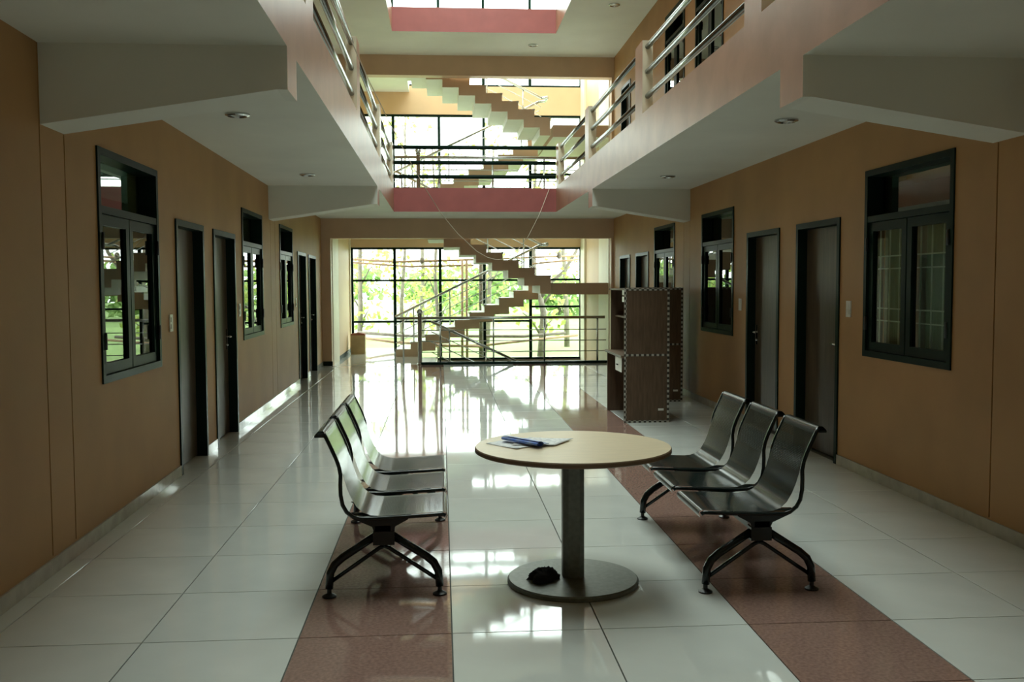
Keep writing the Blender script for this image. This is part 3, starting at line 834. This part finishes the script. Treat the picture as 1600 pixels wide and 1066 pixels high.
# ------------------------------------------------------------------ sagging cord
b = MB()
ctrl = [(-.82, 6.4, 3.60), (-.80, 7.0, 3.63), (-.84, 9.0, 3.85), (-.85, 11.0, 3.95), (-.758, 13.0, 3.881), (-.55, 14.7, 3.58), (-.282, 16.2, 3.212), (-.019, 17.0, 2.847), (.263, 17.2, 2.522), (.606, 17.3, 2.207), (.80, 17.3, 2.10), (.95, 17.3, 2.058), (1.10, 17.33, 2.07), (1.242, 17.35, 2.15), (1.40, 17.4, 2.29), (1.538, 17.4, 2.475), (1.753, 17.45, 2.881), (1.947, 17.6, 3.348), (1.96, 17.66, 3.37)]
b.tube(ctrl, .006, 6)
tag(b.build('sagging_cord', M['cord']), 'thin cord sagging across the atrium from rail to red edge', 'cord')

# carton in the stair lobby
ct = thing('carton', 'tan carton standing by the glass in the stair lobby', 'box', (-1.99, 22.75, 0))
b = MB(); b.box(-.165, .165, -.12, .12, 0, .44); b.build('carton_body', M['carton'], ct)
b = MB(); b.prism([(-.17, .44), (.17, .44), (.15, .475), (.02, .50), (-.10, .485), (-.16, .47)], lambda p, q: (p[0], q, p[1]), -.12, .12); b.build('red_bundle', M['rust'], ct)

# ------------------------------------------------------------------ outdoors
b = MB(); b.box(-60, 60, YG + .14, 120, -.6, -.35)
tag(b.build('lawn', M['grass']), 'bright green lawn beyond the glazed stair wall', 'lawn', kind='structure')
b = MB(); b.box(-3.2, -.9, YG + .14, 25.2, -.35, -.03)
tag(b.build('concrete_apron', M['concrete']), 'pale concrete apron outside the stair lobby', 'pavement', kind='structure')
b = MB(); b.box(-14, -.4, 36, 36.2, -.35, 1.05)
tag(b.build('boundary_wall', M['concrete']), 'low grey boundary wall across the lawn', 'wall', kind='structure')

def pole(pts, r, label, mt='bamboo', name='bamboo_pole', group='scaffold poles outside the glass', knots=()):
    b = MB(); pv = []
    b.tube(pts, r, 8)
    o = tag(b.build(name, M[mt]), label, 'pole', group)
    for (x, y, z, r_) in knots:
        b = MB(); b.lathe([(r_ * .4, -r_ * 1.6), (r_, -r_), (r_ * 1.1, 0), (r_ * .9, r_), (r_ * .35, r_ * 1.5)], (x, y, z), 10); b.build('lashing', M['bark'], o)
Yb = 24.6
pole([(-3.0, Yb, 2.28), (-2.33, Yb, 2.27), (-1.15, Yb, 2.20), (.8, Yb, 2.25)], .032, 'upper horizontal bamboo pole lashed across the trees outside', knots=[(-.52, Yb, 2.24, .055)])
pole([(-3.0, Yb + .08, 2.20), (-2.33, Yb + .08, 2.19), (-.83, Yb + .08, 2.08), (.8, Yb + .08, 2.11)], .028, 'lower of the two long horizontal bamboo poles outside')
pole([(.485, Yb - .08, -.35), (.50, Yb - .08, 2.25)], .035, 'upright bamboo pole, the paler of the pair behind the stair')
pole([(.613, Yb, -.35), (.614, Yb, 2.27)], .035, 'upright bamboo pole next to the paler one behind the stair')
pole([(.975, Yb + .1, -.35), (.99, Yb + .1, 3.0)], .06, 'thick grey upright post outside behind the stair', 'bark')
pole([(1.0, Yb + .05, 2.25), (2.385, Yb + .05, 2.31), (3.8, Yb + .05, 2.35)], .026, 'horizontal bamboo pole tied to the forked tree, upper one', knots=[(3.0, Yb + .05, 2.36, .06)])
pole([(2.3, Yb, 2.14), (3.8, Yb, 2.28)], .026, 'horizontal bamboo pole tied to the forked tree, lower one')
pole([(-2.5, Yb, .35), (-1.26, Yb, .16), (.12, Yb, .06), (1.1, Yb, .02)], .035, 'low bamboo pole sloping close to the grass outside')
pole([(-.6, Yb + .2, .02), (1.1, Yb + .2, .05), (3.5, Yb + .2, .29)], .032, 'low bamboo pole rising toward the forked tree outside')
pole([(-2.2, Yb + .35, .40), (-1.0, Yb + .35, .30), (2.1, Yb + .35, .26), (3.2, Yb + .35, .34)], .04, 'low dark log lying level across the view outside', 'bark')

def leaves(b, c, rx, rz, n, size, rr):
    for _ in range(n):
        th = rr.uniform(0, 2 * math.pi); u = rr.uniform(-1, 1); rad = rr.random() ** .45
        s = math.sqrt(1 - u * u)
        p = Vector((c[0] + rx * rad * s * math.cos(th), c[1] + rx * rad * s * math.sin(th), c[2] + rz * rad * u))
        L = size * rr.uniform(.6, 1.25); w = L * rr.uniform(.32, .48)
        d = Vector((rr.uniform(-1, 1), rr.uniform(-1, 1), rr.uniform(-.9, .25))).normalized()
        n_ = Vector((rr.uniform(-1, 1), rr.uniform(-1, 1), rr.uniform(.1, 1))); sd = d.cross(n_).normalized(); up = sd.cross(d)
        k = len(b.v)
        for q in (p, p + d * L * .45 + sd * w - up * L * .08, p + d * L - up * L * .18, p + d * L * .45 - sd * w - up * L * .08, p + d * L * .5 + up * L * .04):
            b.v.append(tuple(q))
        for q in ((0, 1, 4), (1, 2, 4), (2, 3, 4), (3, 0, 4)): b.face([k + i for i in q])
def tree(x, y, trunk, r0, blobs, label, lm='leaf', size=.17, seed=1, group='trees beyond the glass', cat='tree'):
    rr = random.Random(seed)
    root = thing('leafy_tree', label, cat, (x, y, -.35), 0, group)
    b = MB(); b.tube(trunk, [r0 * (1 - .6 * i / (len(trunk) - 1)) for i in range(len(trunk))], 9); b.build('trunk', M['bark'], root)
    top = Vector(trunk[-1])
    fo = MB()
    for (cx, cy_, cz, rx, rz, n) in blobs:
        # branch toward each leaf cluster
        zz = min(max(cz - .7, trunk[0][2] + .5), trunk[-1][2])
        q = Vector(trunk[-1])
        for a, c in zip(trunk, trunk[1:]):
            if a[2] <= zz <= c[2]:
                tt = (zz - a[2]) / max(1e-6, c[2] - a[2]); q = Vector(a).lerp(Vector(c), tt)
        bb = MB(); e = Vector((cx, cy_, cz)); mid = q.lerp(e, .55) + Vector((0, 0, .12))
        bb.tube([tuple(q), tuple(mid), tuple(e)], [r0 * .32, r0 * .22, r0 * .1], 6); bb.build('branch', M['bark'], root)
        leaves(fo, (cx, cy_, cz), rx, rz, int(n * (.31 if lm == 'leaf' else .6)), size, rr)
    o = fo.build('foliage', M[lm], root); o['kind'] = 'stuff'
    return root
def T(h, lean=0.0, k=5, sd=0):
    rr = random.Random(sd); return [(lean * i / k + rr.uniform(-.05, .05) * (i > 0), rr.uniform(-.05, .05) * (i > 0), h * i / k) for i in range(k + 1)]
tree(-2.25, 26, T(6.5, .12, sd=1), .075, [(.25, .2, 1.3, .75, .7, 240), (-.5, .4, 2.0, .8, .6, 220), (.5, .3, 2.6, .7, .5, 160), (-.2, 0, 4.6, 1.1, .9, 240), (.4, .2, 6.2, 1.1, .8, 200)], 'slender leafy tree outside behind the carton', seed=11)
tree(-1.17, 27.9, T(7.0, .15, sd=2), .06, [(.4, .3, 1.5, .8, .7, 240), (-.3, .2, 2.7, .6, .6, 140), (.6, 0, 5.2, 1.0, .9, 160), (0, .3, 6.8, 1.0, .8, 160)], 'slender leafy tree outside at the first mullion past the carton', seed=12)
tree(-.65, 30.2, T(6.2, .1, sd=3), .08, [(.3, .2, 1.2, .9, .8, 280), (-.4, .3, 1.9, .8, .7, 200), (.5, 0, 2.5, .7, .5, 140), (.2, .2, 5.6, 1.0, .8, 140)], 'leafy tree outside with a dark knot where the poles cross', seed=13)
tree(-.1, 26.2, T(5.6, -.15, sd=4), .06, [(.3, .3, 1.5, .7, .7, 170), (-.4, .2, 2.3, .6, .5, 100), (.1, .1, 5.0, .9, .8, 120)], 'thin leaning tree outside behind the lower steps', seed=14)
tree(1.3, 28.5, T(6.0, .2, sd=5), .08, [(0, 0, 1.6, 1.0, .8, 260), (-.7, .4, 2.2, .8, .6, 180), (.6, 0, 2.6, .8, .6, 140), (.2, 0, 6.0, 1.1, .9, 140)], 'leafy tree outside behind the middle of the stair', seed=15)
fk = tree(2.66, 26, [(0, 0, 0), (.05, 0, .7), (.07, 0, 1.2), (0, 0, 1.55), (-.16, 0, 1.9), (-.2, .05, 3.2), (-.1, .1, 6.0)], .11, [(.3, -.1, 1.0, .5, .35, 60), (-.5, 0, 1.2, .4, .4, 50), (.75, 0, 2.1, .45, .7, 60), (.2, .2, 5.0, 1.2, 1.0, 150), (-.3, .2, 6.3, 1.1, .9, 140)], 'forked tree with a thick trunk outside beneath the mid landing', seed=16, size=.19)
b = MB(); b.tube([(.0, 0, 1.6), (.25, 0, 2.0), (.62, 0, 2.3), (.97, 0, 2.85), (1.2, 0, 3.8)], [.06, .055, .05, .045, .03], 8); b.build('fork_limb', M['bark'], fk)
tree(3.9, 30, T(6.0, -.2, sd=7), .09, [(-.4, 0, 1.6, .9, .8, 160), (.2, 0, 2.9, 1.0, .7, 160), (0, 0, 5.4, 1.3, 1.0, 160)], 'leafy tree outside beyond the forked tree', seed=17)
tree(-3.6, 29, T(7.0, .2, sd=8), .1, [(.4, 0, 1.6, 1.2, .9, 260), (.6, 0, 3.0, 1.2, .8, 240), (0, 0, 5.5, 1.6, 1.2, 300)], 'bushy tree outside at the far end of the bamboo poles', seed=18)
# far tree belt
fx = [(-16, 58), (-10.5, 62), (-6, 57), (-1.5, 66), (3, 58), (7.5, 62), (12, 57), (18, 61)]
for i, (x, y) in enumerate(fx):
    rr = random.Random(50 + i); h = 2.6 + rr.uniform(-.4, .6)
    tree(x, y, T(h * .8, .2, sd=i + 30), .2, [(rr.uniform(-1.2, 1.2), 0, h * k, 2.4, .8, 300) for k in (.35, .6, .85)],
         'far tree, %s along the belt beyond the boundary wall' % ['first', 'second', 'third', 'fourth', 'fifth', 'sixth', 'seventh', 'eighth'][i], 'leaf2', .55, 60 + i, 'far trees beyond the lawn')
